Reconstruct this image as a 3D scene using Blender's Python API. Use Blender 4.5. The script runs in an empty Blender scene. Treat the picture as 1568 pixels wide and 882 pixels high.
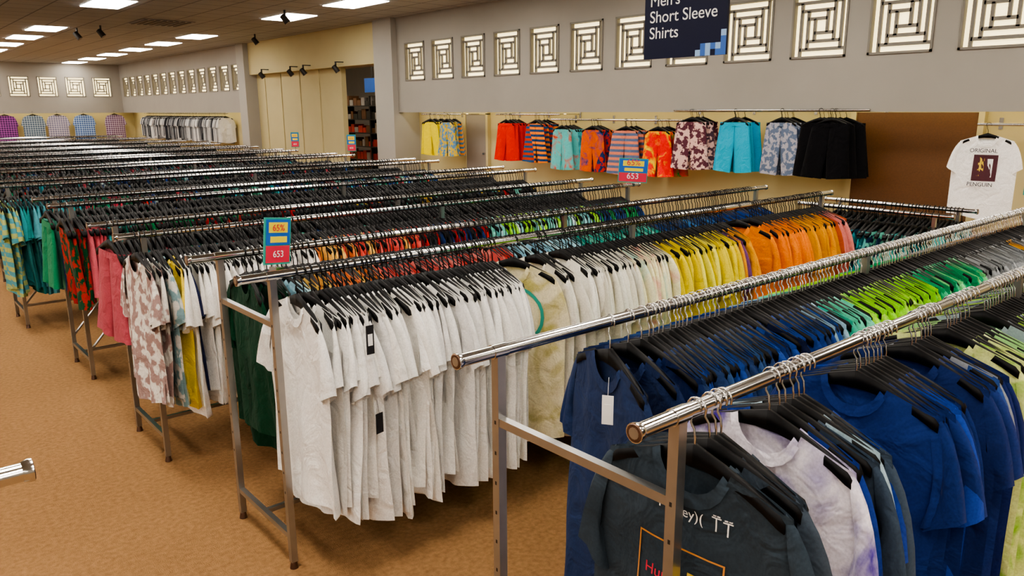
import bpy, math, random, colorsys
import numpy as np
from mathutils import Matrix, Vector
R=random.Random(7); NR=np.random.RandomState(7)
S=bpy.context.scene
try:
    S.view_settings.view_transform='AgX'; S.view_settings.look='AgX - Medium High Contrast'
except Exception: pass
# ------------------------------------------------ camera
H=1.8; hd=math.radians(49.382); pt=math.radians(13.121); rl=math.radians(-.351)
F=Vector((math.cos(hd)*math.cos(pt),math.sin(hd)*math.cos(pt),-math.sin(pt)))
Rt=Vector((math.sin(hd),-math.cos(hd),0)); Up=Rt.cross(F)
c,s=math.cos(rl),math.sin(rl)
Rc=Rt*c+Up*s; Uc=-Rt*s+Up*c
cam=bpy.data.cameras.new('camera'); cam.lens=1176.3/1568*36; cam.sensor_width=36; cam.clip_start=.02
co=bpy.data.objects.new('camera',cam); S.collection.objects.link(co)
M=Matrix((Rc,Uc,-F)).transposed().to_4x4(); M.translation=Vector((0,0,H)); co.matrix_world=M
S.camera=co
# ------------------------------------------------ materials
def lin(h):
    if isinstance(h,str):
        h=h.lstrip('#'); v=[int(h[i:i+2],16)/255 for i in (0,2,4)]
    else: v=h
    return tuple(x/12.92 if x<=.04045 else ((x+.055)/1.055)**2.4 for x in v)
def mat(name,col,rough=.6,metal=0,emit=0,noise=0,nscale=20,bump=0,bscale=60,ecol=None,spec=.5):
    m=bpy.data.materials.new(name); m.use_nodes=True; nt=m.node_tree; b=nt.nodes['Principled BSDF']
    c=lin(col); b.inputs['Base Color'].default_value=(*c,1); b.inputs['Roughness'].default_value=rough
    b.inputs['Metallic'].default_value=metal; b.inputs['Specular IOR Level'].default_value=spec
    tc=nt.nodes.new('ShaderNodeTexCoord')
    if emit:
        b.inputs['Emission Color'].default_value=(*lin(ecol or col),1); b.inputs['Emission Strength'].default_value=emit
    if noise:
        n=nt.nodes.new('ShaderNodeTexNoise'); n.inputs['Scale'].default_value=nscale; n.inputs['Detail'].default_value=6
        r=nt.nodes.new('ShaderNodeValToRGB'); r.color_ramp.elements[0].position=.3; r.color_ramp.elements[1].position=.7
        r.color_ramp.elements[0].color=(*[x*(1-noise) for x in c],1); r.color_ramp.elements[1].color=(*[min(1,x*(1+noise)) for x in c],1)
        nt.links.new(tc.outputs['Object'],n.inputs['Vector']); nt.links.new(n.outputs['Fac'],r.inputs['Fac']); nt.links.new(r.outputs['Color'],b.inputs['Base Color'])
    if bump:
        n=nt.nodes.new('ShaderNodeTexNoise'); n.inputs['Scale'].default_value=bscale; n.inputs['Detail'].default_value=4
        bm=nt.nodes.new('ShaderNodeBump'); bm.inputs['Strength'].default_value=bump; bm.inputs['Distance'].default_value=.01
        nt.links.new(tc.outputs['Object'],n.inputs['Vector']); nt.links.new(n.outputs['Fac'],bm.inputs['Height']); nt.links.new(bm.outputs['Normal'],b.inputs['Normal'])
    return m
m_wall=mat('wall_paint','#96928a',.85,noise=.03,nscale=2)
m_cream=mat('cream_wall','#bdb288',.85,noise=.03,nscale=2)
m_pil=mat('pilaster_paint','#a19e96',.8,noise=.02,nscale=2)
m_carpet=mat('carpet','#99754f',.95,noise=.2,nscale=45,bump=.6,bscale=220,spec=.1)
m_chrome=mat('chrome','#d2d1cf',.15,1,noise=.05,nscale=8)
m_steel=mat('brushed_steel','#a9a8a5',.28,.9,noise=.08,nscale=12)
m_black=mat('black_plastic','#08080a',.5,noise=.1,nscale=10,spec=.2)
m_copper=mat('worn_cap','#6f5a50',.35,.9,noise=.2,nscale=30)
m_win=mat('backlit_glass','#fff0c0',.5,emit=2.1,ecol='#ffe9b0',noise=.02,nscale=3)
m_bar=mat('window_bars','#77736a',.6,noise=.05,nscale=8)
m_light=mat('light_diffuser','#ffffff',.5,emit=22,ecol='#fff6ea',noise=.01,nscale=3)
m_cove=mat('cove_tube','#fff2d0',.5,emit=15,ecol='#ffedc0',noise=.01,nscale=3)
m_brown=mat('brown_pegboard','#5e3d1c',.6,noise=.12,nscale=60,bump=.2,bscale=90)
m_navy=mat('navy_sign','#0a0f2e',.4,noise=.05,nscale=4,spec=.2)
m_white=mat('white_print','#f2f2f0',.6,noise=.01,nscale=4)
m_grey=mat('grey_panel','#8d8680',.5,noise=.04,nscale=3)
m_dark=mat('dark_metal','#24211e',.5,noise=.1,nscale=6)
m_pix1=mat('sign_blue','#2c5fae',.5,noise=.02,nscale=4); m_pix2=mat('sign_light_blue','#8fb2dc',.5,noise=.02,nscale=4)
m_red=mat('card_red','#d8284a',.5,noise=.04,nscale=9); m_cblue=mat('card_blue','#1560c0',.5,noise=.04,nscale=9); m_cyel=mat('card_yellow','#f0dc2a',.5,noise=.04,nscale=9); m_cgrn=mat('card_green','#2f9a8a',.5,noise=.04,nscale=9)
m_black2=mat('print_black','#15141a',.7,noise=.05,nscale=30); m_mar=mat('print_maroon','#4a1f2a',.7,noise=.1,nscale=30); m_yel=mat('print_yellow','#d8b83a',.7,noise=.3,nscale=40); m_orl=mat('print_orange','#d08a3a',.7,noise=.1,nscale=30)
m_shoe=mat('red_goods','#a8322c',.5,noise=.3,nscale=6)
m_ceil=mat('ceiling_tile','#8c857b',.9,bump=.4,bscale=120)
nt=m_ceil.node_tree; br=nt.nodes.new('ShaderNodeTexBrick'); br.offset=0; br.inputs['Scale'].default_value=1.0
br.inputs['Brick Width'].default_value=.61; br.inputs['Row Height'].default_value=.61; br.inputs['Mortar Size'].default_value=.014
br.inputs['Color1'].default_value=(*lin('#a6aab0'),1);br.inputs['Color2'].default_value=(*lin('#a0a4aa'),1);br.inputs['Mortar'].default_value=(*lin('#707276'),1)
nt.links.new(nt.nodes['Texture Coordinate'].outputs['Object'],br.inputs['Vector']); nt.links.new(br.outputs['Color'],nt.nodes['Principled BSDF'].inputs['Base Color'])
def fabric(name,rough=.9):
    m=bpy.data.materials.new(name); m.use_nodes=True; nt=m.node_tree; N=nt.nodes; L=nt.links; b=N['Principled BSDF']
    b.inputs['Roughness'].default_value=rough; b.inputs['Specular IOR Level'].default_value=.1
    b.inputs['Sheen Weight'].default_value=.03
    def at(n):
        a=N.new('ShaderNodeAttribute'); a.attribute_name=n; return a
    c1,c2,par,uv=at('Col'),at('Col2'),at('Par'),at('Loc')
    sp=N.new('ShaderNodeSeparateColor'); L.new(par.outputs['Color'],sp.inputs[0])
    def mul(a,b_,op='MULTIPLY'):
        x=N.new('ShaderNodeMath'); x.operation=op; L.new(a,x.inputs[0]); L.new(b_,x.inputs[1]); return x.outputs[0]
    def ramp(o,a,b_):
        r=N.new('ShaderNodeValToRGB'); r.color_ramp.elements[0].position=a; r.color_ramp.elements[1].position=b_; L.new(o,r.inputs['Fac']); return r.outputs['Color']
    n1=N.new('ShaderNodeTexNoise'); n1.inputs['Scale'].default_value=17; n1.inputs['Detail'].default_value=2; L.new(uv.outputs['Vector'],n1.inputs['Vector'])
    f1=mul(ramp(n1.outputs['Fac'],.47,.53),sp.outputs[0])
    def wave(d,sc):
        w=N.new('ShaderNodeTexWave'); w.bands_direction=d; w.inputs['Scale'].default_value=sc; w.inputs['Distortion'].default_value=.3; L.new(uv.outputs['Vector'],w.inputs['Vector']); return w.outputs['Fac']
    f2=mul(ramp(wave('Z',4),.45,.55),sp.outputs[1])
    n3=N.new('ShaderNodeTexNoise'); n3.inputs['Scale'].default_value=6; n3.inputs['Detail'].default_value=5; n3.inputs['Distortion'].default_value=1.2; L.new(uv.outputs['Vector'],n3.inputs['Vector'])
    f3=mul(ramp(n3.outputs['Fac'],.48,.68),sp.outputs[2])
    pl=N.new('ShaderNodeMath'); pl.operation='MULTIPLY_ADD'; L.new(ramp(wave('Z',4),.5,.6),pl.inputs[0]); pl.inputs[1].default_value=.5
    hf=N.new('ShaderNodeMath'); hf.operation='MULTIPLY'; hf.inputs[1].default_value=.5; L.new(ramp(wave('Y',4),.5,.6),hf.inputs[0]); L.new(hf.outputs[0],pl.inputs[2])
    pa=N.new('ShaderNodeMath'); pa.operation='SUBTRACT'; L.new(par.outputs['Alpha'],pa.inputs[0]); pa.inputs[1].default_value=1
    f4=mul(pl.outputs[0],pa.outputs[0])
    fm=mul(mul(mul(f1,f2,'MAXIMUM'),f3,'MAXIMUM'),f4,'MAXIMUM')
    mix=N.new('ShaderNodeMix'); mix.data_type='RGBA'; L.new(fm,mix.inputs[0]); L.new(c1.outputs['Color'],mix.inputs[6]); L.new(c2.outputs['Color'],mix.inputs[7])
    nh=N.new('ShaderNodeTexNoise'); nh.inputs['Scale'].default_value=160; nh.inputs['Detail'].default_value=3
    L.new(uv.outputs['Vector'],nh.inputs['Vector'])
    mr=N.new('ShaderNodeMapRange'); mr.inputs[1].default_value=.3; mr.inputs[2].default_value=.7; mr.inputs[3].default_value=.88; mr.inputs[4].default_value=1.1
    L.new(nh.outputs['Fac'],mr.inputs[0])
    vm=N.new('ShaderNodeVectorMath'); vm.operation='SCALE'; L.new(mix.outputs[2],vm.inputs[0]); L.new(mr.outputs[0],vm.inputs['Scale'])
    L.new(vm.outputs[0],b.inputs['Base Color'])
    nb=N.new('ShaderNodeTexNoise'); nb.inputs['Scale'].default_value=10; nb.inputs['Detail'].default_value=3; nb.inputs['Distortion'].default_value=.8
    L.new(uv.outputs['Vector'],nb.inputs['Vector'])
    bm=N.new('ShaderNodeBump'); bm.inputs['Strength'].default_value=.65; bm.inputs['Distance'].default_value=.03
    L.new(nb.outputs['Fac'],bm.inputs['Height']); L.new(bm.outputs['Normal'],b.inputs['Normal'])
    return m
m_fab=fabric('cotton_fabric')
# ------------------------------------------------ mesh helper
class MB:
    def __init__(s): s.v=[];s.f=[];s.m=[]
    def add(s,vs,fs,mi=0):
        o=len(s.v); s.v+= [tuple(v) for v in vs]; s.f+=[tuple(i+o for i in f) for f in fs]; s.m+=[mi]*len(fs)
    def box(s,a,b,mi=0):
        x0,y0,z0=a;x1,y1,z1=b
        s.add([(x0,y0,z0),(x1,y0,z0),(x1,y1,z0),(x0,y1,z0),(x0,y0,z1),(x1,y0,z1),(x1,y1,z1),(x0,y1,z1)],
              [(0,3,2,1),(4,5,6,7),(0,1,5,4),(1,2,6,5),(2,3,7,6),(3,0,4,7)],mi)
    def tube(s,pts,r,n=10,mi=0,cap=True):
        pts=[Vector(p) for p in pts]; rs=r if isinstance(r,(list,tuple)) else [r]*len(pts)
        vs=[];fs=[]
        for i,p in enumerate(pts):
            d=(pts[min(i+1,len(pts)-1)]-pts[max(i-1,0)])
            if d.length<1e-9: d=Vector((1,0,0))
            d.normalize(); u=d.cross(Vector((0,0,1)))
            if u.length<.1: u=d.cross(Vector((0,1,0)))
            u.normalize(); w=d.cross(u)
            for k in range(n):
                a=2*math.pi*(k+.5)/n; vs.append(p+u*math.cos(a)*rs[i]+w*math.sin(a)*rs[i])
        for i in range(len(pts)-1):
            for k in range(n):
                k2=(k+1)%n; fs.append((i*n+k,i*n+k2,(i+1)*n+k2,(i+1)*n+k))
        if cap: fs.append(tuple(range(n))[::-1]); fs.append(tuple((len(pts)-1)*n+k for k in range(n)))
        s.add(vs,fs,mi)
    def obj(s,name,mats,smooth=False,parent=None):
        me=bpy.data.meshes.new(name); me.from_pydata(s.v,[],s.f); me.update()
        for m in mats: me.materials.append(m)
        me.polygons.foreach_set('material_index',s.m)
        if smooth:
            me.polygons.foreach_set('use_smooth',[True]*len(s.f))
            try: me.set_sharp_from_angle(angle=math.radians(40))
            except Exception: pass
        o=bpy.data.objects.new(name,me); S.collection.objects.link(o)
        if parent: o.parent=parent
        return o
def empty(name,loc=(0,0,0)):
    e=bpy.data.objects.new(name,None); e.empty_display_size=.1; e.location=loc; S.collection.objects.link(e); return e
# ------------------------------------------------ garments (numpy)
def grid_faces(nu,nt,flip=False):
    f=[]
    for j in range(nt-1):
        for i in range(nu-1):
            a=j*nu+i; q=(a,a+1,a+nu+1,a+nu); f.append(q[::-1] if flip else q)
    return f
def shirt_mesh(rs,nu=17,nt=13,L=.80,W=.262,fold=.024,slv=1.0,slx=0.,slim=1.):
    V=[];Fc=[]
    neck=.088
    sa=np.sign(np.linspace(-1,1,nu))*np.abs(np.linspace(-1,1,nu))**.9
    t=np.linspace(0,1,nt)**1.1
    ph=rs.rand(8)*6.28; k1=1.3+rs.rand()*1.2; k2=2.6+rs.rand()*1.5; k3=5+rs.rand()*2
    hem=-L+0.018*np.sin(sa*3+ph[5])+rs.uniform(-.02,.02)
    for lay in (-1,1):
        y0=sa*.215; ay=np.abs(y0)
        zt=np.where(ay<neck, -(.095 if lay<0 else .03)*np.sqrt(np.clip(1-(ay/neck)**2,0,1))-.012, -.012-.34*(ay-neck))
        hw=(.215+ (W-.215)*np.clip(t/.3,0,1)) * (1-(1-slim)*np.clip((t-.2)/.8,0,1))
        Y=sa[None,:]*hw[:,None]
        Z=zt[None,:]*(1-t[:,None])+hem[None,:]*t[:,None]
        edge=np.sqrt(np.clip(1-sa**2,0,1))[None,:]
        T=(.010+.016*t)[:,None]*edge
        T[0,:]=np.where(ay<neck,.014,.011*edge[0]+.002)
        A=(fold*np.clip(t,0,1)**.8)[:,None]
        f=A*(np.sin(k1*2*sa[None,:]+ph[0]+1.2*t[:,None])*.7+.5*np.sin(k2*2*sa[None,:]+ph[1]-1.0*t[:,None])+.3*np.sin(k3*2*sa[None,:]+ph[2]+3*t[:,None]))
        f+= .35*fold*np.sin(9*(sa[None,:]*math.cos(ph[3])*.6+t[:,None]))*t[:,None]*(1-t[:,None])*2
        g=.3*fold*np.sin(k3*1.6*sa[None,:]+ph[6]+lay*1.5+4*t[:,None])*np.clip(t*2,0,1)[:,None]*edge
        X=lay*T+f+g
        o=sum(len(a) for a in V)
        V.append(np.stack([X,Y,Z],-1).reshape(-1,3)); Fc+=[tuple(i+o for i in q) for q in grid_faces(nu,nt,lay<0)]
    n=10;ns=6
    for sd in (-1,1):
        droop=rs.rand()*.04; sx=slx+ (rs.rand()-.5)*.05; ph2=rs.rand()*6.28
        o=sum(len(a) for a in V); P=[]
        for i in range(ns):
            q=i/(ns-1)
            P0=np.array([.20,-.048]);P1=np.array([.268,-.085-droop]);P2=np.array([.308-droop*.6,-.285-droop])*np.array([1,slv])
            top=P0*(1-q)**2+2*P1*q*(1-q)+P2*q*q
            B0=np.array([W*.93,-.27]);B1=np.array([.210,-.345-droop])*np.array([1,slv])
            bot=B0*(1-q)+B1*q
            mid=(top+bot)/2; hf=(top-bot)/2
            th=.008+.018*q
            for k in range(n):
                a=2*math.pi*k/n
                yz=mid+hf*math.cos(a)
                x=th*math.sin(a)*(1+.3*math.sin(3*a+ph2))+sx*q+ .008*q*math.sin(4*math.cos(a)+ph2)
                P.append((x,sd*yz[0],yz[1]))
        V.append(np.array(P))
        for i in range(ns-1):
            for k in range(n):
                k2=(k+1)%n; q4=(o+i*n+k,o+i*n+k2,o+(i+1)*n+k2,o+(i+1)*n+k); Fc.append(q4 if sd<0 else q4[::-1])
    o=sum(len(a) for a in V); P=[];nc=20
    for k in range(nc):
        a=2*math.pi*k/nc; y=neck*math.sin(a); lay=-1 if math.cos(a)>0 else 1
        dz=(.095 if lay<0 else .03)*abs(math.cos(a))
        x=lay*(.0145+.003*abs(math.cos(a)))
        P.append((x*1.05,y*1.05,-.014-dz*1.03)); P.append((x*.9,y*.84,-.004-dz*.80))
    V.append(np.array(P))
    for k in range(nc):
        k2=(k+1)%nc; Fc.append((o+2*k,o+2*k2,o+2*k2+1,o+2*k+1))
    return np.concatenate(V),Fc
def tube_np(path,r,n=4):
    P=[];f=[]
    path=[np.array(p,float) for p in path]
    for i,p in enumerate(path):
        d=path[min(i+1,len(path)-1)]-path[max(i-1,0)]; d/=np.linalg.norm(d)+1e-9
        u=np.array([1.,0,0]); w=np.cross(d,u); w/=np.linalg.norm(w)+1e-9
        for k in range(n):
            a=2*math.pi*(k+.5)/n; P.append(p+r*(u*math.cos(a)+w*math.sin(a)))
    for i in range(len(path)-1):
        for k in range(n):
            k2=(k+1)%n; f.append((i*n+k,i*n+k2,(i+1)*n+k2,(i+1)*n+k))
    return np.array(P),f
DROP=.105
def hanger_mesh():
    V=[];Fc=[]
    for sd in (-1,1):
        ys=[0,.03,.07,.12,.165,.20,.212]; zc=[.004,-.002,-.012,-.030,-.048,-.064,-.076]; hh=[.028,.022,.018,.015,.014,.016,.012]; th=[.007,.007,.007,.008,.011,.013,.008]
        o=sum(len(a) for a in V);P=[]
        for y,z,h,tt in zip(ys,zc,hh,th):
            P+=[(-tt,sd*y,z-h),(tt,sd*y,z-h),(tt,sd*y,z+h*.7),(-tt,sd*y,z+h*.7)]
        V.append(np.array(P))
        for i in range(len(ys)-1):
            for k in range(4):
                k2=(k+1)%4; q=(o+i*4+k,o+i*4+k2,o+(i+1)*4+k2,o+(i+1)*4+k); Fc.append(q if sd<0 else q[::-1])
        Fc.append(tuple(o+(len(ys)-1)*4+k for k in range(4)))
    path=[(0,0,.01),(0,0,.035),(0,.003,.055),(0,.012,.068)]
    cz=DROP-.002
    for a in np.linspace(-60,200,10): path.append((0,.0225*math.cos(math.radians(a)),cz+.0225*math.sin(math.radians(a))))
    p,f=tube_np(path,.0026)
    nb=len(Fc); o=sum(len(a) for a in V); V.append(p); Fc+=[tuple(i+o for i in q) for q in f]
    return np.concatenate(V),Fc,nb
HV,HF,HNB=hanger_mesh()
def shorts_mesh(rs,L=.5,W=.19,Wh=.30,fold=.012,ns=7,n=10):
    V=[];Fc=[]
    for sd in (-1,1):
        o=sum(len(a) for a in V);P=[];ph=rs.rand()*6.28
        for i in range(ns):
            q=i/(ns-1); z=-L*q
            inn=-.004 if q<.45 else -.004+.03*(q-.45)/.55
            out=W+(Wh-W)*q*.9
            mid=(inn+out)/2;hf=(out-inn)/2; th=.013+.018*q
            for k in range(n):
                a=2*math.pi*k/n; y=mid+hf*math.cos(a)
                x=th*math.sin(a)+fold*q*math.sin(y*30+ph)
                P.append((x,sd*y,z-.05+ (.01*math.cos(a)*q)))
        V.append(np.array(P))
        for i in range(ns-1):
            for k in range(n):
                k2=(k+1)%n; q4=(o+i*n+k,o+i*n+k2,o+(i+1)*n+k2,o+(i+1)*n+k); Fc.append(q4 if sd<0 else q4[::-1])
    o=sum(len(a) for a in V);P=[];m=16
    for z,e in ((-.045,1.0),(-.085,1.03)):
        for k in range(m):
            a=2*math.pi*k/m; P.append((.0165*e*math.sin(a),(W+.004)*math.cos(a),z))
    V.append(np.array(P))
    for k in range(m):
        k2=(k+1)%m; Fc.append((o+k,o+k2,o+m+k2,o+m+k)[::-1])
    return np.concatenate(V),Fc
class Garments:
    def __init__(s): s.V=[];s.F=[];s.n=0;s.C=[];s.C2=[];s.P=[];s.Lc=[];s.M=[];
    def put(s,verts,faces,mi,loc,rz,ry=0,c1=(0,0,0),c2=(0,0,0),par=(0,0,0,1),sc=1,mats=None):
        v=verts*sc; lc=v+np.array([R.random()*9,R.random()*9,R.random()*9])
        cy,sy=math.cos(ry),math.sin(ry)
        x=v[:,0]*cy+v[:,2]*sy; z=-v[:,0]*sy+v[:,2]*cy; y=v[:,1]
        cz,sz=math.cos(rz),math.sin(rz)
        w=np.stack([x*cz-y*sz+loc[0],x*sz+y*cz+loc[1],z+loc[2]],-1)
        s.V.append(w)
        s.F.append([tuple(i+s.n for i in f) for f in faces]); k=len(w); s.n+=k
        s.C.append(np.tile([*c1,1],(k,1)));s.C2.append(np.tile([*c2,1],(k,1)));s.P.append(np.tile([*par],(k,1)));s.Lc.append(lc)
        s.M+= mats if mats is not None else [mi]*len(faces)
        return w
    def obj(s,name,hook=None,parent=None):
        V=np.concatenate(s.V);Fa=[f for g in s.F for f in g]
        me=bpy.data.meshes.new(name); me.from_pydata(V.tolist(),[],Fa); me.update()
        for m in (m_fab,m_black,hook or m_black): me.materials.append(m)
        me.polygons.foreach_set('material_index',s.M); me.polygons.foreach_set('use_smooth',[True]*len(Fa))
        for nm,a in (('Col',s.C),('Col2',s.C2),('Par',s.P)):
            at=me.attributes.new(nm,'FLOAT_COLOR','POINT'); at.data.foreach_set('color',np.concatenate(a).astype(np.float32).ravel())
        at=me.attributes.new('Loc','FLOAT_VECTOR','POINT'); at.data.foreach_set('vector',np.concatenate(s.Lc).astype(np.float32).ravel())
        o=bpy.data.objects.new(name,me); S.collection.objects.link(o)
        if parent: o.parent=parent
        return o
HM=[1]*HNB+[2]*(len(HF)-HNB)
def mk(n,**k): return [shirt_mesh(np.random.RandomState(100+i),**k) for i in range(n)]
SH_HI=mk(12,nu=27,nt=20,fold=.027,L=.845); SH_LO=mk(6,nu=13,nt=8,L=.74)
SH_FLAT=mk(3,nu=21,nt=14,L=.74,fold=.006)
ST=[shorts_mesh(np.random.RandomState(50+i),L=.42+.02*i) for i in range(5)]
def sat(h,k=1.2):
    h=h.lstrip('#'); v=[int(h[i:i+2],16)/255 for i in (0,2,4)]
    a,b,c_=colorsys.rgb_to_hsv(*v)
    if b<.12: return lin(v)
    if .52<a<.72: k=.97
    return lin(colorsys.hsv_to_rgb(a,min(1,b*k),c_))
def parse(e):
    if isinstance(e,str): return sat(e),sat(e),(0,0,0,1)
    k={'n':(1,0,0,1),'s':(0,1,0,1),'t':(0,0,1,1),'p':(0,0,0,2)}[e[2]]
    return sat(e[0]),sat(e[1]),k
def jit(c,a=.12):
    k=1+(R.random()-.5)*2*a; return tuple(min(1,x*k) for x in c)
def hang(G,x,y,z,spec,axis='x',lib=None,rz=None,sc=None,ry=None):
    c1,c2,par=parse(spec); c1=jit(c1)
    base=0 if axis=='x' else math.pi/2
    if rz is None: rz=R.gauss(0,.08)
    zz=z-DROP+R.uniform(-.002,.002)
    v,f=lib[R.randrange(len(lib))]
    sc=sc or R.uniform(.93,1.07)
    ry=R.gauss(0,.035) if ry is None else ry
    G.put(HV,HF,1,(x,y,zz),base+rz,mats=HM)
    w=G.put(v,f,0,(x,y,zz+.004),base+rz,ry,c1,c2,par,sc)
    return w
def row(name,x0,x1,y,z,segs,lib,step=.027,axis='x',hook=None):
    G=Garments(); x=x0
    while x<x1:
        for xe,sp in segs:
            if x<xe: break
        if sp:
            if axis=='x': hang(G,x,y,z,R.choice(sp),lib=lib)
            else: hang(G,y,x,z,R.choice(sp),axis='y',lib=lib)
        x+=step*R.uniform(.6,1.45)
    return G.obj(name,hook)
# ------------------------------------------------ rack
ZR=1.206
def rack(xa,xb,ya,yb,z=ZR,diag=False,mid=True,swap=False):
    e=MB(); r=.0165
    T=(lambda p:(p[1],p[0],p[2])) if swap else (lambda p:p)
    def tb(pts,*a,**k): e.tube([T(p) for p in pts],*a,**k)
    def bx(a,b,mi=0):
        a,b=T(a),T(b); e.box(tuple(min(p,q) for p,q in zip(a,b)),tuple(max(p,q) for p,q in zip(a,b)),mi)
    for y in (ya,yb):
        tb([(xa,y,z),(xb,y,z)],r,16,0)
        for x,sg in ((xa,-1),(xb,1)):
            tb([(x-sg*.012,y,z),(x-sg*.002,y,z),(x+sg*.004,y,z)],[r+.001,.0205,.0205],16,0)
            tb([(x+sg*.003,y,z),(x+sg*.0055,y,z)],[.0195,.0175],16,2)
            tb([(x+sg*.005,y,z),(x+sg*.006,y,z)],.012,12,1)
    xs=[xa+.13,(xa+xb)/2,xb-.13] if mid else [xa+.13,xb-.13]
    for x in xs:
        for y in (ya,yb):
            bx((x-.013,y-.013,.03),(x+.013,y+.013,z-.012),1)
            e.tube([T((x,y,0)),T((x,y,.03))],[.018,.012],10,2)
            tb([(x-.022,y,z),(x+.022,y,z)],.0185,16,0)
            for k in range(9): bx((x-.0135,y-.003,.33+.085*k),(x+.0135,y+.003,.34+.085*k),3)
        bx((x-.011,ya,z-.20),(x+.011,yb,z-.178),1)
        bx((x-.011,ya,.13),(x+.011,yb,.152),1)
    if diag:
        for y in (ya,yb):
            tb([(xa+.13,y,.2),(xa+.5,y,.62)],.008,8,1)
    bx((xa+.13,(ya+yb)/2-.01,.132),(xb-.13,(ya+yb)/2+.01,.15),1)
    return e.obj('garment_rack',[m_chrome,m_steel,m_copper,m_dark],smooth=True)
# ------------------------------------------------ room
Xw=8.77; ZC=3.58; ZS=1.745; Yf=34; X0=-7; Ym=-7; XR=Xw+.5
def slab(name,a,b,m):
    g=MB(); g.box(a,b); return g.obj(name,[m])
slab('floor',(X0,Ym,-.1),(17,Yf+.7,0),m_carpet)
slab('ceiling',(X0,Ym,ZC),(17,Yf+.7,ZC+.1),m_ceil)
Yp0,Yp1,Yq0,Yq1=13.75,14.45,21.25,21.75
def window_wall(name,ya,yb,y0,n,step,w,zb,zt,axis='x',pos=Xw):
    g=MB(); t=.12
    def bx(u0,v0,u1,v1):
        if axis=='x': g.box((pos,u0,v0),(pos+t,u1,v1))
        else: g.box((u0,pos,v0),(u1,pos+t,v1))
    bx(ya,zt,yb,ZC); bx(ya,ZS,yb,zb)
    wins=[(y0-i*step-w,y0-i*step) for i in range(n)]
    last=yb
    for a,b in wins: bx(b,zb,last,zt); last=a
    bx(ya,zb,last,zt)
    g.obj(name,[m_wall]); return wins
def window(ya,yb,zb,zt,k,axis='x',pos=Xw):
    g=MB()
    def bx(u0,v0,u1,v1,d0,d1,mi):
        if axis=='x': g.box((pos+d0,u0,v0),(pos+d1,u1,v1),mi)
        else: g.box((u0,pos+d0,v0),(u1,pos+d1,v1),mi)
    bx(ya,zb,yb,zt,.06,.08,0)
    cy,cz=(ya+yb)/2,(zb+zt)/2; hy,hz=(yb-ya)/2,(zt-zb)/2
    def rect(u0,v0,u1,v1): bx(cy+min(u0,u1)*hy,cz+min(v0,v1)*hz,cy+max(u0,u1)*hy,cz+max(v0,v1)*hz,.03,.06,1)
    fw=.07
    for a in (( -1,-1,1,-1+fw),(-1,1-fw,1,1),(-1,-1,-1+fw,1),(1-fw,-1,1,1)):
        bx(cy+a[0]*hy,cz+a[1]*hz,cy+a[2]*hy,cz+a[3]*hz,-.015,.06,1)
    b=.05
    lv=[1-fw,.72,.47,.22]
    for i in range(1,4):
        a=lv[i]; o=lv[i-1]
        rect(-a,a-b,o,a+b) ; rect(a-b,-o,a+b,a); rect(-o,-a-b,a,-a+b); rect(-a-b,-a,-a+b,o)
    g.obj('window_%d'%k,[m_win,m_bar])
ZB,ZT=2.356,3.083
wins=window_wall('wall_right',-2,Yp0,13.45,16,.929,.68,ZB,ZT)
k=1
for a,b in wins: window(a,b,ZB,ZT,k); k+=1
wins=window_wall('wall_right_far',Yq1,Yf,33.6,13,.929,.68,ZB,ZT)
for a,b in wins: window(a,b,ZB,ZT,k); k+=1
wins=window_wall('wall_back',X0,Xw+.12,8.42,14,.93,.66,ZB,ZT,'y',Yf)
for a,b in wins: window(a,b,ZB,ZT,k,'y',Yf); k+=1
for nm,a,b in (('near',-2,Yp0),('far',Yq1,Yf+.5)):
    slab('wall_recess_'+nm,(XR,a,0),(XR+.1,b,ZS+.12),m_cream)
    slab('trim_soffit_'+nm,(Xw+.12,a,ZS+.08),(XR,min(b,Yf),ZS+.12),m_wall)
    g=MB(); g.tube([(Xw+.2,a+.1,ZS+.04),(Xw+.2,min(b,Yf)-.1,ZS+.04)],.016,8); g.obj('cove_light_tube',[m_cove])
slab('wall_recess_back',(X0,Yf+.5,0),(XR,Yf+.6,ZS+.12),m_cream)
slab('trim_soffit_back',(X0,Yf+.12,ZS+.08),(XR,Yf+.5,ZS+.12),m_wall)
g=MB(); g.tube([(X0+.1,Yf+.2,ZS+.04),(Xw-.1,Yf+.2,ZS+.04)],.016,8); g.obj('cove_light_tube',[m_cove])
slab('pilaster',(Xw-.12,Yp0,0),(XR+.1,Yp1,ZC),m_pil)
slab('pilaster',(Xw-.12,Yq0,0),(XR+.1,Yq1,ZC),m_pil)
slab('wall_header',(Xw+.02,Yp1,2.75),(Xw+.2,Yq0,ZC),m_cream)
g=MB(); g.box((Xw+.22,16.45,0),(Xw+.32,Yq0,2.75))
for y in (16.45,17.55,18.6,19.7,20.7): g.box((Xw+.2,y,0),(Xw+.22,y+.04,2.75))
g.obj('wall_alcove',[m_cream])
slab('trim_alcove_top',(Xw+.2,Yp1,2.75),(XR+.1,Yq0,2.8),m_wall)
slab('wall_stockroom_side',(XR+.1,13.9,0),(17,14.0,ZC),m_cream)
slab('wall_stockroom',(15.5,14,0),(15.6,Yf,ZC),m_grey)
slab('wall_left',(X0-.1,Ym,0),(X0,Yf,ZC),m_wall)
slab('wall_front',(X0,Ym-.1,0),(17,Ym,ZC),m_wall)
slab('wall_end',(17,Ym,0),(17.1,14,ZC),m_wall)
g=MB(); g.box((XR-.05,11.45,0),(XR-.002,12.1,1.70),0)
for a in ((11.4,11.46),(12.08,12.14)): g.box((XR-.07,a[0],0),(XR-.002,a[1],1.72),1)
g.box((XR-.07,11.4,1.70),(XR-.002,12.14,1.74),1)
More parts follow.
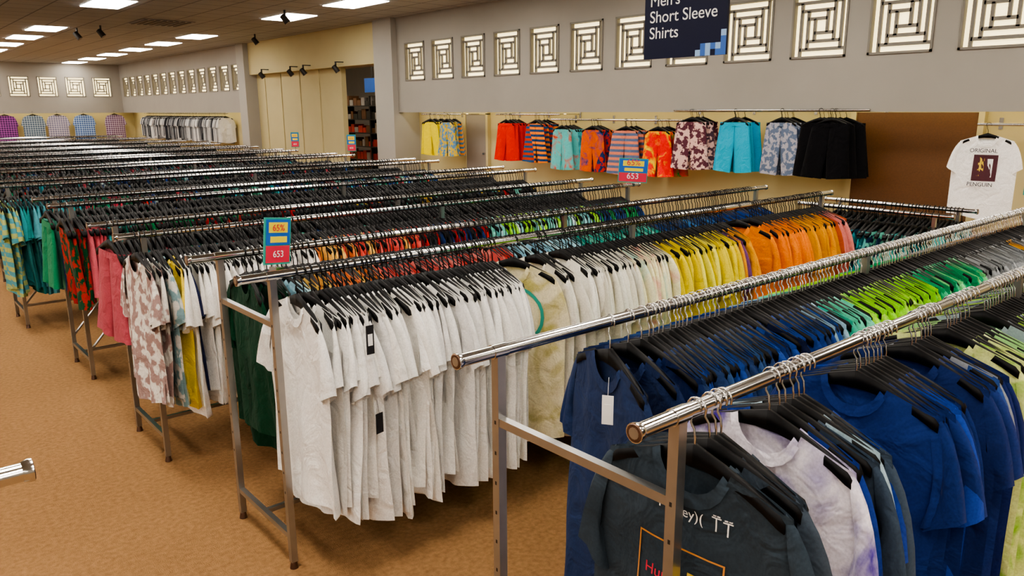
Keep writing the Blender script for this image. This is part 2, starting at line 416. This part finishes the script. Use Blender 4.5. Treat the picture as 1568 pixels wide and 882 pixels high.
g.tube([(XR-.09,11.52,.98),(XR-.05,11.52,.98)],.02,10,2); g.obj('door_1',[m_grey,m_cream,m_chrome])
g=MB(); g.box((XR-.06,3.1,0),(XR-.002,4.42,1.735),0)
for a in ((3.04,3.1),(4.42,4.48)): g.box((XR-.08,a[0],0),(XR-.002,a[1],1.74),1)
g.obj('pegboard_panel',[m_brown,m_cream])
g=MB()
for y in (18.6,20.4,22.2,24.0): g.box((12,y,0),(12.5,y+.05,2.2),1)
for z in (.3,.7,1.1,1.5,1.9): 
    g.box((12,18.6,z),(12.5,24.05,z+.03),1)
    y=18.7
    while y<23.9:
        w=R.uniform(.12,.28); h=R.uniform(.12,.3)
        g.box((12.05,y,z+.03),(12.4,y+w,z+.03+h),R.choice([0,0,0,2,3]) if z<1.3 else R.choice([1,2,3])); y+=w+.03
g.obj('stockroom_shelving',[m_shoe,m_dark,m_brown,m_grey])
g=MB(); g.box((11.98,19.9,2.3),(12.02,20.6,2.7),0); g.tube([(12,20.2,2.7),(12,20.2,ZC)],.01,6,1); g.obj('hanging_department_sign',[m_cblue,m_dark])
g=MB()
for ix in range(-3,2):
    for iy in range(-8,8):
        x=3.8+ix*3.25; y=14.9+iy*2.6
        if iy==1 and ix>=0: continue
        g.box((x-.3,y-.6,ZC-.012),(x+.3,y+.6,ZC-.002),0)
for y in (16,19,22,25): g.box((11,y-.6,ZC-.012),(11.6,y+.6,ZC-.002),0)
g.obj('ceiling_light_panels',[m_light])
g=MB()
for x,y in ((5.4,17.3),(2.6,22)):
    g.box((x-.5,y-.5,ZC-.02),(x+.5,y+.5,ZC-.004),0)
    for i in range(8): g.box((x-.48+.12*i,y-.48,ZC-.03),(x-.42+.12*i,y+.48,ZC-.02),1)
g.obj('ceiling_vent',[m_grey,m_dark])
for x,y,z in ((4.56,18.7,ZC),(4.3,19.6,ZC),(7.9,18.6,ZC),(6.5,13.9,ZC),(8.6,16,2.85),(8.6,17.6,2.85),(8.6,18.3,2.85),(8.6,20,2.85)):
    g=MB(); g.tube([(x,y,z),(x,y,z-.12)],.02,8,0)
    if z<3: g.box((x,y-.02,z-.02),(Xw+.02,y+.02,z),0)
    d=Vector((.5,-.3,-.8)).normalized(); p=Vector((x,y,z-.16))
    g.tube([p-d*.09,p-d*.08,p+d*.08],[.03,.055,.06],12,0); g.tube([p+d*.075,p+d*.082],.05,12,1); g.obj('track_spotlight',[m_dark,m_grey],smooth=True)
# ------------------------------------------------ racks
RK=[(1.05,5.3,.87,1.43),(1.0,5.3,2.68,3.2),(.93,4.8,4.03,4.55),(.95,5.2,5.7,6.2),(.85,5.3,7.5,8.0),(1.0,5.2,9.3,9.8),(1,5.2,11,11.5),(1,5.3,12.7,13.2),(1,5.3,14.4,14.9),(1,5.3,16.3,16.8),(1,5.3,18.5,19),(1,5.3,20.9,21.4)]
for i,(a,b,c_,d) in enumerate(RK): rack(a,b,c_,d,diag=(i in(3,4)))
rack(-2.5,.16,1.45,2.0,mid=False)
rack(2.1,3.3,6.0,6.45,z=1.02,mid=False,swap=True)
T='hanging_tshirts'; Q='hanging_shorts'
W=['#efeeea','#f4f3f0','#e6e5e1','#f1efe9','#dfdedb']
blue=['#1a2a5a','#25428a','#263c66','#161f40','#284a98','#2f4d7a','#1a3270']
row(T,1.225,5.15,2.68,ZR,[(2.2,W),(2.42,None),(2.52,['#ece8da']),(2.6,None),(2.95,['#e7e3d6','#dcd8c8','#ece9df']),(3.2,[('#efe9cc','#9fc7c0','t'),('#ece6c4','#d9a7a0','t')]),(3.8,['#dcc838','#e2d04a','#d8c430','#e8de6c']),(4.0,['#e8a010','#6d4a72','#d79a3a']),(4.27,None),(4.6,['#f08408','#f28c10','#e0801a']),(4.95,['#dd9c14','#c48a24','#dfa030']),(9,['#b5602c','#d98a84','#e0948c','#c9736b'])],SH_HI)
row(T,1.24,5.1,3.2,ZR,[(1.34,['#0f3022','#123626']),(1.42,['#8fb5c4','#b9dbe0']),(1.8,['#d98a5a','#e08a6a','#e0c070']),(2.6,['#c96a66','#d97a74','#d98f88','#b8504c']),(3.1,['#8fc3d6','#b9dbe0','#7fb0c9']),(3.8,['#4fa79c','#7cc4b5','#2f7f78']),(4.4,['#3a6fa8','#28467a']),(9,['#1f3f86','#1b2f5f'])],SH_LO)
row(T,1.74,5.15,1.43,ZR,[(2.5,blue),(2.6,['#8fb3c9','#2b4f96']),(2.8,['#53b39e','#6fd0b4','#8be0c8']),(3.4,['#9add1f','#a8e82f','#7fd04a','#bfee5a']),(3.95,['#2a9a6b','#4ab588','#8ddc9a']),(4.6,['#8e9294','#a5a8aa','#75797c']),(4.7,['#e0a83a']),(9,['#55585c','#8a8d90','#3b3d42','#b9babb'])],SH_HI,hook=m_chrome)
row(T,1.29,5.15,.87,ZR,[(1.36,['#3a4450','#2c3850','#3d4752']),(1.54,None),(1.7,['#3a4858','#9fb8c4','#1f3888','#243f80']),(1.92,None),(2.12,['#2444a0','#2a54b0','#1b2e68']),(2.26,None),(2.45,['#1b2860','#2f4a88','#203068','#8a8f96']),(2.52,None),(2.75,['#a5cf8f','#94c98a',('#d8e0a0','#8fbf4a','t')]),(2.82,None),(3.4,['#b0d86a','#8fa0a8','#4a4f58']),(9,['#55585c','#8a8d90','#3b3d42','#b9babb','#2b2d33'])],SH_HI,hook=m_chrome)
def decal(name,w,polys,mt,parent,off=.004,nf=None):
    g=MB()
    for (y0,z0,y1,z1,mi) in polys:
        n=7; vs=[]
        for j in range(n):
            for i in range(n):
                yy=y0+(y1-y0)*i/(n-1); zz=z0+(z1-z0)*j/(n-1)
                d=(w[:nf,1]-yy)**2+(w[:nf,2]-zz)**2; idx=np.argsort(d)[:4]; ww=1/(d[idx]+1e-5)
                xx=(w[idx,0]*ww).sum()/ww.sum(); vs.append((xx-off,yy,zz))
        g.add(vs,[q for q in grid_faces(n,n)],mi)
    return g.obj(name,mt,smooth=True,parent=parent)
def disc(name,w,cy,cz_,r0,r1,mt,parent,off=.005,nf=None):
    g=MB(); n=24; vs=[]
    for rr in (r0,r1):
        for k in range(n):
            a=2*math.pi*k/n; yy=cy+rr*math.cos(a); zz=cz_+rr*math.sin(a)
            d=(w[:nf,1]-yy)**2+(w[:nf,2]-zz)**2; idx=np.argsort(d)[:4]; ww=1/(d[idx]+1e-5)
            vs.append(((w[idx,0]*ww).sum()/ww.sum()-off,yy,zz))
    g.add(vs,[(k,(k+1)%n,n+(k+1)%n,n+k) for k in range(n)]); return g.obj(name,[mt],smooth=True,parent=parent)
def single(name,x,y,spec,rz,lib,vi=0,z=ZR,ry=0,hook=None,sc=1.05,axis='x'):
    G=Garments(); w=hang(G,x,y,z,spec,lib=[lib[vi]],rz=rz,ry=ry,sc=sc,axis=axis); return G.obj(name,hook),w
o,w=single('tshirt_slate',1.24,.87,'#333e48',.02,SH_HI,2,hook=m_chrome,sc=1.04)
nf=27*20
zc=ZR-DROP
def txt_on(w,body,yc,zz,size,mt,parent,off=.006):
    """printed lettering: text curve turned into a mesh and laid on the front panel"""
    cu=bpy.data.curves.new('t','FONT'); cu.body=body; cu.size=size; cu.align_x='CENTER'
    ob=bpy.data.objects.new('t',cu); S.collection.objects.link(ob)
    bpy.context.view_layer.update()
    me=bpy.data.meshes.new_from_object(ob.evaluated_get(bpy.context.evaluated_depsgraph_get()))
    bpy.data.objects.remove(ob)
    for v in me.vertices:
        yy=yc-v.co.x; z2=zz+v.co.y
        d=(w[:nf,1]-yy)**2+(w[:nf,2]-z2)**2; idx=np.argsort(d)[:5]; ww=1/(d[idx]+1e-5)
        v.co=((w[idx,0]*ww).sum()/ww.sum()-off,yy,z2)
    me.materials.clear(); me.materials.append(mt)
    o2=bpy.data.objects.new('printed_lettering',me); S.collection.objects.link(o2); o2.parent=parent
try: 
    txt_on(w,'Hurley)(',.885,zc-.135,.033,m_white,o); txt_on(w,'Hurley)(',.885+.02,zc-.30,.036,m_red,o)
except Exception as ex: print(ex)
P=[]
for cx,cz_ in ((.80,zc-.118),(.775,zc-.122)):
    P+=[(cx+.002,cz_-.022,cx-.001,cz_+.008,0),(cx+.011,cz_+.006,cx-.010,cz_+.009,0),(cx+.008,cz_+.011,cx+.001,cz_+.014,0),(cx-.001,cz_+.011,cx-.008,cz_+.014,0)]
P+=[(.99,zc-.21,.986,zc-.48,1),(.78,zc-.21,.776,zc-.48,1),(.99,zc-.21,.776,zc-.214,1),(.99,zc-.476,.776,zc-.48,1),(.86,zc-.26,.785,zc-.46,2)]
decal('chest_print',w,P,[m_white,m_orl,m_yel],o,nf=nf)
single('tshirt_tie_dye',1.52,.87,('#e9e2ec','#4a3498','t'),-.05,SH_HI,5,hook=m_chrome,sc=1.0)
single('tshirt_navy',1.60,1.43,'#26365c',-.36,SH_HI,4,hook=m_chrome,sc=1.0)
single('tshirt_navy',1.68,1.43,'#1f2f58',-.15,SH_HI,1,hook=m_chrome,sc=1.0)
o,w=single('tshirt_orange',4.13,2.68,'#f28a08',.4,SH_HI,3,sc=1.0)
disc('chest_print',w,2.66,zc-.27,.02,.085,m_mar,o,nf=nf); 
o,w=single('tshirt_cream_tie_dye',2.31,2.68,('#e4dcc0','#b8b078','t'),.4,SH_HI,6,sc=1.0)
disc('chest_print',w,2.66,zc-.25,.06,.085,m_red,o,nf=nf); disc('chest_print_outer',w,2.66,zc-.25,.125,.14,m_cgrn,o,nf=nf)
row(T,1.02,4.6,4.03,ZR,[(1.08,[('#d8d4cc','#a08a86','n')]),(1.12,[('#dddcd6','#7a9aa0','n')]),(1.17,['#e6cf5a']),(1.19,['#22284a']),(1.9,W),(2.6,['#e0905a','#d9706a','#eac878','#c9605a']),(3.1,['#1b2f5f','#2b2d33','#b0352f']),(4.1,['#8fc3c6','#a6d84a','#7cc4b5','#c9dfe0']),(9,['#3b8a5a','#28467a'])],SH_LO)
dk=['#141519','#1b1d25','#20304f','#14151b','#2b2d33']
mixc=[('#1f6a5a','#c03a34','n'),'#2c8c86','#c0656f','#2b4f96','#3f9aa5','#7cc4b5',('#243a74','#c9dfe0','n'),'#2f7a5a','#1b3f7a']
row(Q,1.02,4.6,4.55,ZR,[(1.12,['#a85a64']),(1.25,['#3f8f96']),(1.9,mixc),(9,dk+['#b0352f','#7cc4b5','#2b4f96'])],ST,step=.03)
row(Q,1.02,5.05,5.7,ZR,[(1.12,[('#16422a','#a83a2e','n')]),(1.24,['#b8606a','#c8707a']),(1.42,['#4fa3a8','#2f8a7a','#5fb0b0']),(2.3,['#1a5a3a','#248a5a',('#1f6a5a','#c03a34','n'),'#2f7a4a']),(9,dk+['#e0c04a','#7cc4b5','#c03a34'])],ST,step=.03)
row(Q,1.02,5.05,6.2,ZR,[(2.0,mixc),(3.6,dk),(9,['#c03a34','#e0c04a','#2c9c86','#2b4f96']+dk)],ST,step=.032)
row(T,.9,5.1,7.5,ZR,[(1.0,[('#4f9aa8','#a8b07a','s')]),(1.5,['#5fa8b5','#4b929e','#3f8a90','#2f7a7a']),(1.9,['#2f8a6a','#2f7a5a','#a84a5a']),(9,dk+mixc)],SH_LO,step=.034)
row(Q,.95,5.05,8.0,ZR,[(9,dk+['#c03a34','#7cc4b5'])],ST,step=.036)
for (a,b,ya,yb) in RK[5:]:
    row(Q,a+.05,b-.1,ya,ZR,[(1.8,dk+mixc),(9,dk+dk+mixc)],ST,step=.042)
    row(Q,a+.05,b-.1,yb,ZR,[(1.8,dk+mixc),(9,dk+dk+mixc)],ST,step=.05)
tf=[('#1f6f7a','#bfe0d8','n'),('#3aa0a8','#14344a','n'),'#6fc3c2',('#1b2f4f','#7cc4b5','n')]
for xx in (6.0,6.45): row(Q,2.2,3.2,xx,1.02,[(9,tf)],ST,step=.035,axis='y')
# ---- wall faceouts
bars=MB()
def bar(ya,yb,z,x=Xw-.02):
    bars.tube([(x,ya,z),(x,yb,z)],.014,10,0)
    n=max(2,int((yb-ya)/.7))
    for i in range(n+1):
        y=ya+.05+(yb-ya-.1)*i/n; bars.tube([(x,y,z),(XR-.003,y,z)],.009,8,0); bars.box((XR-.013,y-.02,z-.06),(XR-.003,y+.02,z+.06),0)
bar(4.05,6.75,1.765,Xw-.03); bar(6.6,9.2,1.63); bar(9.0,10.6,1.71); bar(11.6,12.9,1.71); bar(2.1,2.95,1.62)
bars.obj('clothes_hang_rail',[m_chrome],smooth=True)
cl=[(12.55,1.71,[ '#e8d820','#f0e23a']),(12.0,1.71,[('#d8c05a','#5a8ab0','n'),('#e0a05a','#4a7a9a','s')]),
(10.2,1.71,['#e03a28','#d8341f']),(9.55,1.71,[('#e8913a','#1f3f6a','s'),('#c9542e','#28507a','s')]),
(8.85,1.63,[('#6fc3c2','#c9542e','t'),('#5fb5b8','#1b2f4f','t')]),(8.25,1.63,[('#d8702a','#1b3f7a','t'),('#b8402e','#1b2f5f','n')]),(7.6,1.63,[('#d8907a','#5a6a8a','s'),('#c98a7a','#2b3f5f','n')]),
(6.98,1.63,[('#e8302a','#f0d82a','t'),('#e8602a','#3aa05a','t')]),(6.42,1.765,[('#d8b8b0','#5b3a44','n'),('#4a3a44','#d8b8b0','n')]),
(5.75,1.765,['#1aa8cc','#16a0c8']),(5.1,1.765,[('#5f6f88','#a8a8b4','n'),('#4a5a78','#98a0ac','n')]),(4.6,1.765,['#0c0c10','#101014']),(4.42,1.765,['#0c0c10','#101014'])]
STW=[shorts_mesh(np.random.RandomState(70+i),L=.58,W=.2,Wh=.28,n=14,ns=9) for i in range(3)]
for y,z,sp in cl:
    G=Garments()
    for k in range(6): hang(G,Xw-.085+.05*k,y+R.gauss(0,.03),z,sp[0] if k==0 else R.choice(sp),lib=STW,rz=R.gauss(0.05,.1),sc=1.07)
    G.obj(Q)
o,w=single('tshirt_white_graphic',Xw-.1,2.82,'#f4f3f0',.12,SH_FLAT,1,z=1.62,sc=1.1)
zc=1.62-DROP; Yc=2.82
decal('chest_print',w,[(Yc+.09,zc-.19,Yc-.12,zc-.45,0),(Yc+.045,zc-.215,Yc-.005,zc-.40,1),(Yc-.03,zc-.23,Yc-.08,zc-.41,2)],[m_mar,m_yel,m_white],o,nf=21*14)
def text(body,loc,size,mt,rot,parent,ax='LEFT',ext=.001):
    cu=bpy.data.curves.new('text','FONT'); cu.body=body; cu.size=size; cu.align_x=ax; cu.extrude=ext; cu.materials.append(mt)
    ob=bpy.data.objects.new('lettering',cu); S.collection.objects.link(ob); ob.location=loc; ob.rotation_euler=rot; ob.parent=parent; return ob
RX=(math.pi/2,0,-math.pi/2)
text('ORIGINAL',(Xw-.16,Yc,zc-.165),.055,m_black2,RX,o,'CENTER'); text('PENGUIN',(Xw-.16,Yc,zc-.50),.055,m_black2,RX,o,'CENTER')
row(T,23.6,31.5,Xw+.15,1.72,[(99,['#8a8d90','#b9babb','#3b3d42','#d8d8d6','#6a6d72'])],SH_LO,step=.09,axis='y')
G=MB(); G.tube([(Xw+.15,23.4,1.72),(Xw+.15,31.8,1.72)],.014,8); G.obj('clothes_hang_rail',[m_chrome])
for i,(xx,sp) in enumerate([(8.4,('#b8a8b8','#5b3a5a','p')),(7.3,('#9fb8d8','#2a4a8a','p')),(6.4,('#c8c0c8','#6a6a8a','p')),(5.6,('#a8b8c0','#3a4f6a','p')),(4.7,('#a86aa8','#3a2a4a','p')),(3.8,('#8fa8c8','#3a5a8a','p'))]):
    single('shirt_plaid',xx,Yf-.05,sp,0,SH_LO,i%6,z=1.8,sc=1.35,axis='y')
# ---- department sign
e=empty('hanging_sign',(5.6,4.26,2.55))
def off(o): o.location=(o.location[0]-5.6,o.location[1]-4.26,o.location[2]-2.55)
g=MB(); y0,y1,z0,z1=3.83,4.69,2.225,2.87
g.box((5.6,y0,z0),(5.625,y1,z1),0)
for i,(a,b,mi) in enumerate([(0,0,1),(1,0,1),(3,0,2),(4,0,1),(5,0,2),(1,1,2),(2,1,1),(0,1,1),(4,1,1),(0,2,1),(3,1,2),(0,3,2)]):
    q=.05; g.box((5.597,y0+q*a,z0+q*b),(5.6,y0+q*a+q,z0+q*b+q),mi)
for y in (3.95,4.57): g.tube([(5.612,y,z1),(5.612,y,ZC)],.004,6,3)
o=g.obj('sign_board',[m_navy,m_pix1,m_pix2,m_chrome],parent=e); off(o)
for t,z in (("Men's",2.665),("Short Sleeve",2.53),("Shirts",2.395)):
    off(text(t,(5.596,4.63,z),.14,m_white,RX,e))
def card(x,y,z,w,h,zb,rot,tilt=0):
    e=empty('rack_sign_card',(x,y,z)); e.rotation_euler=(0,tilt,rot)
    g=MB(); g.box((-w/2,-.004,0),(w/2,.004,h),0)
    g.box((-w/2+.006,-.0055,h*.42),(w/2-.006,.0055,h*.96),1); g.box((-w/2+.006,-.0055,h*.04),(w/2-.006,.0055,h*.40),2)
    g.box((-w*.36,-.0065,h*.68),(w*.36,.0065,h*.90),3); g.box((-w*.3,-.0065,h*.47),(w*.34,.0065,h*.60),3)
    g.tube([(0,0,0),(0,0,zb-z)],.004,6,5); g.box((-.02,-.02,zb-z-.01),(.02,.02,zb-z+.015),5)
    g.obj('card',[m_cgrn,m_cblue,m_red,m_cyel,m_white,m_chrome],parent=e)
    for t,zz,m,sz in (('65%',h*.72,m_red,w*.28),('653',h*.16,m_white,w*.28)):
        text(t,(0,-.0085,zz),sz,m,(math.pi/2,0,0),e,'CENTER',.0004)
card(1.24,2.88,1.205,.13,.185,1.18,.3,.12)
card(4.72,4.03,1.225,.23,.19,ZR,-.75,.05)
card(6.5,1.72,1.17,.22,.2,1.02,-1.1)
card(5.17,9.3,1.26,.12,.22,ZR,-.75); card(5.17,11,1.26,.12,.22,ZR,-.75)
def tag(x,y,z,w,h,rot,m1,m2):
    g=MB(); g.box((-w/2,-.001,-h/2),(w/2,.001,h/2),0); g.box((-w*.3,-.002,-h*.2),(w*.3,.002,h*.2),1); g.tube([(0,0,h/2),(0,.01,h/2+.05)],.0008,4,0)
    o=g.obj('hang_tag',[m1,m2]); o.location=(x,y,z); o.rotation_euler=(0,0,rot)
tag(1.50,1.345,.985,.032,.085,-1.0,m_white,m_white)
tag(1.36,2.385,.98,.032,.11,0,m_black2,m_white)
tag(1.38,2.38,.65,.035,.08,.2,m_black2,m_black2)
w=bpy.data.worlds.new('world'); S.world=w; w.use_nodes=True; w.node_tree.nodes['Background'].inputs[0].default_value=(.6,.6,.6,1); w.node_tree.nodes['Background'].inputs[1].default_value=.2
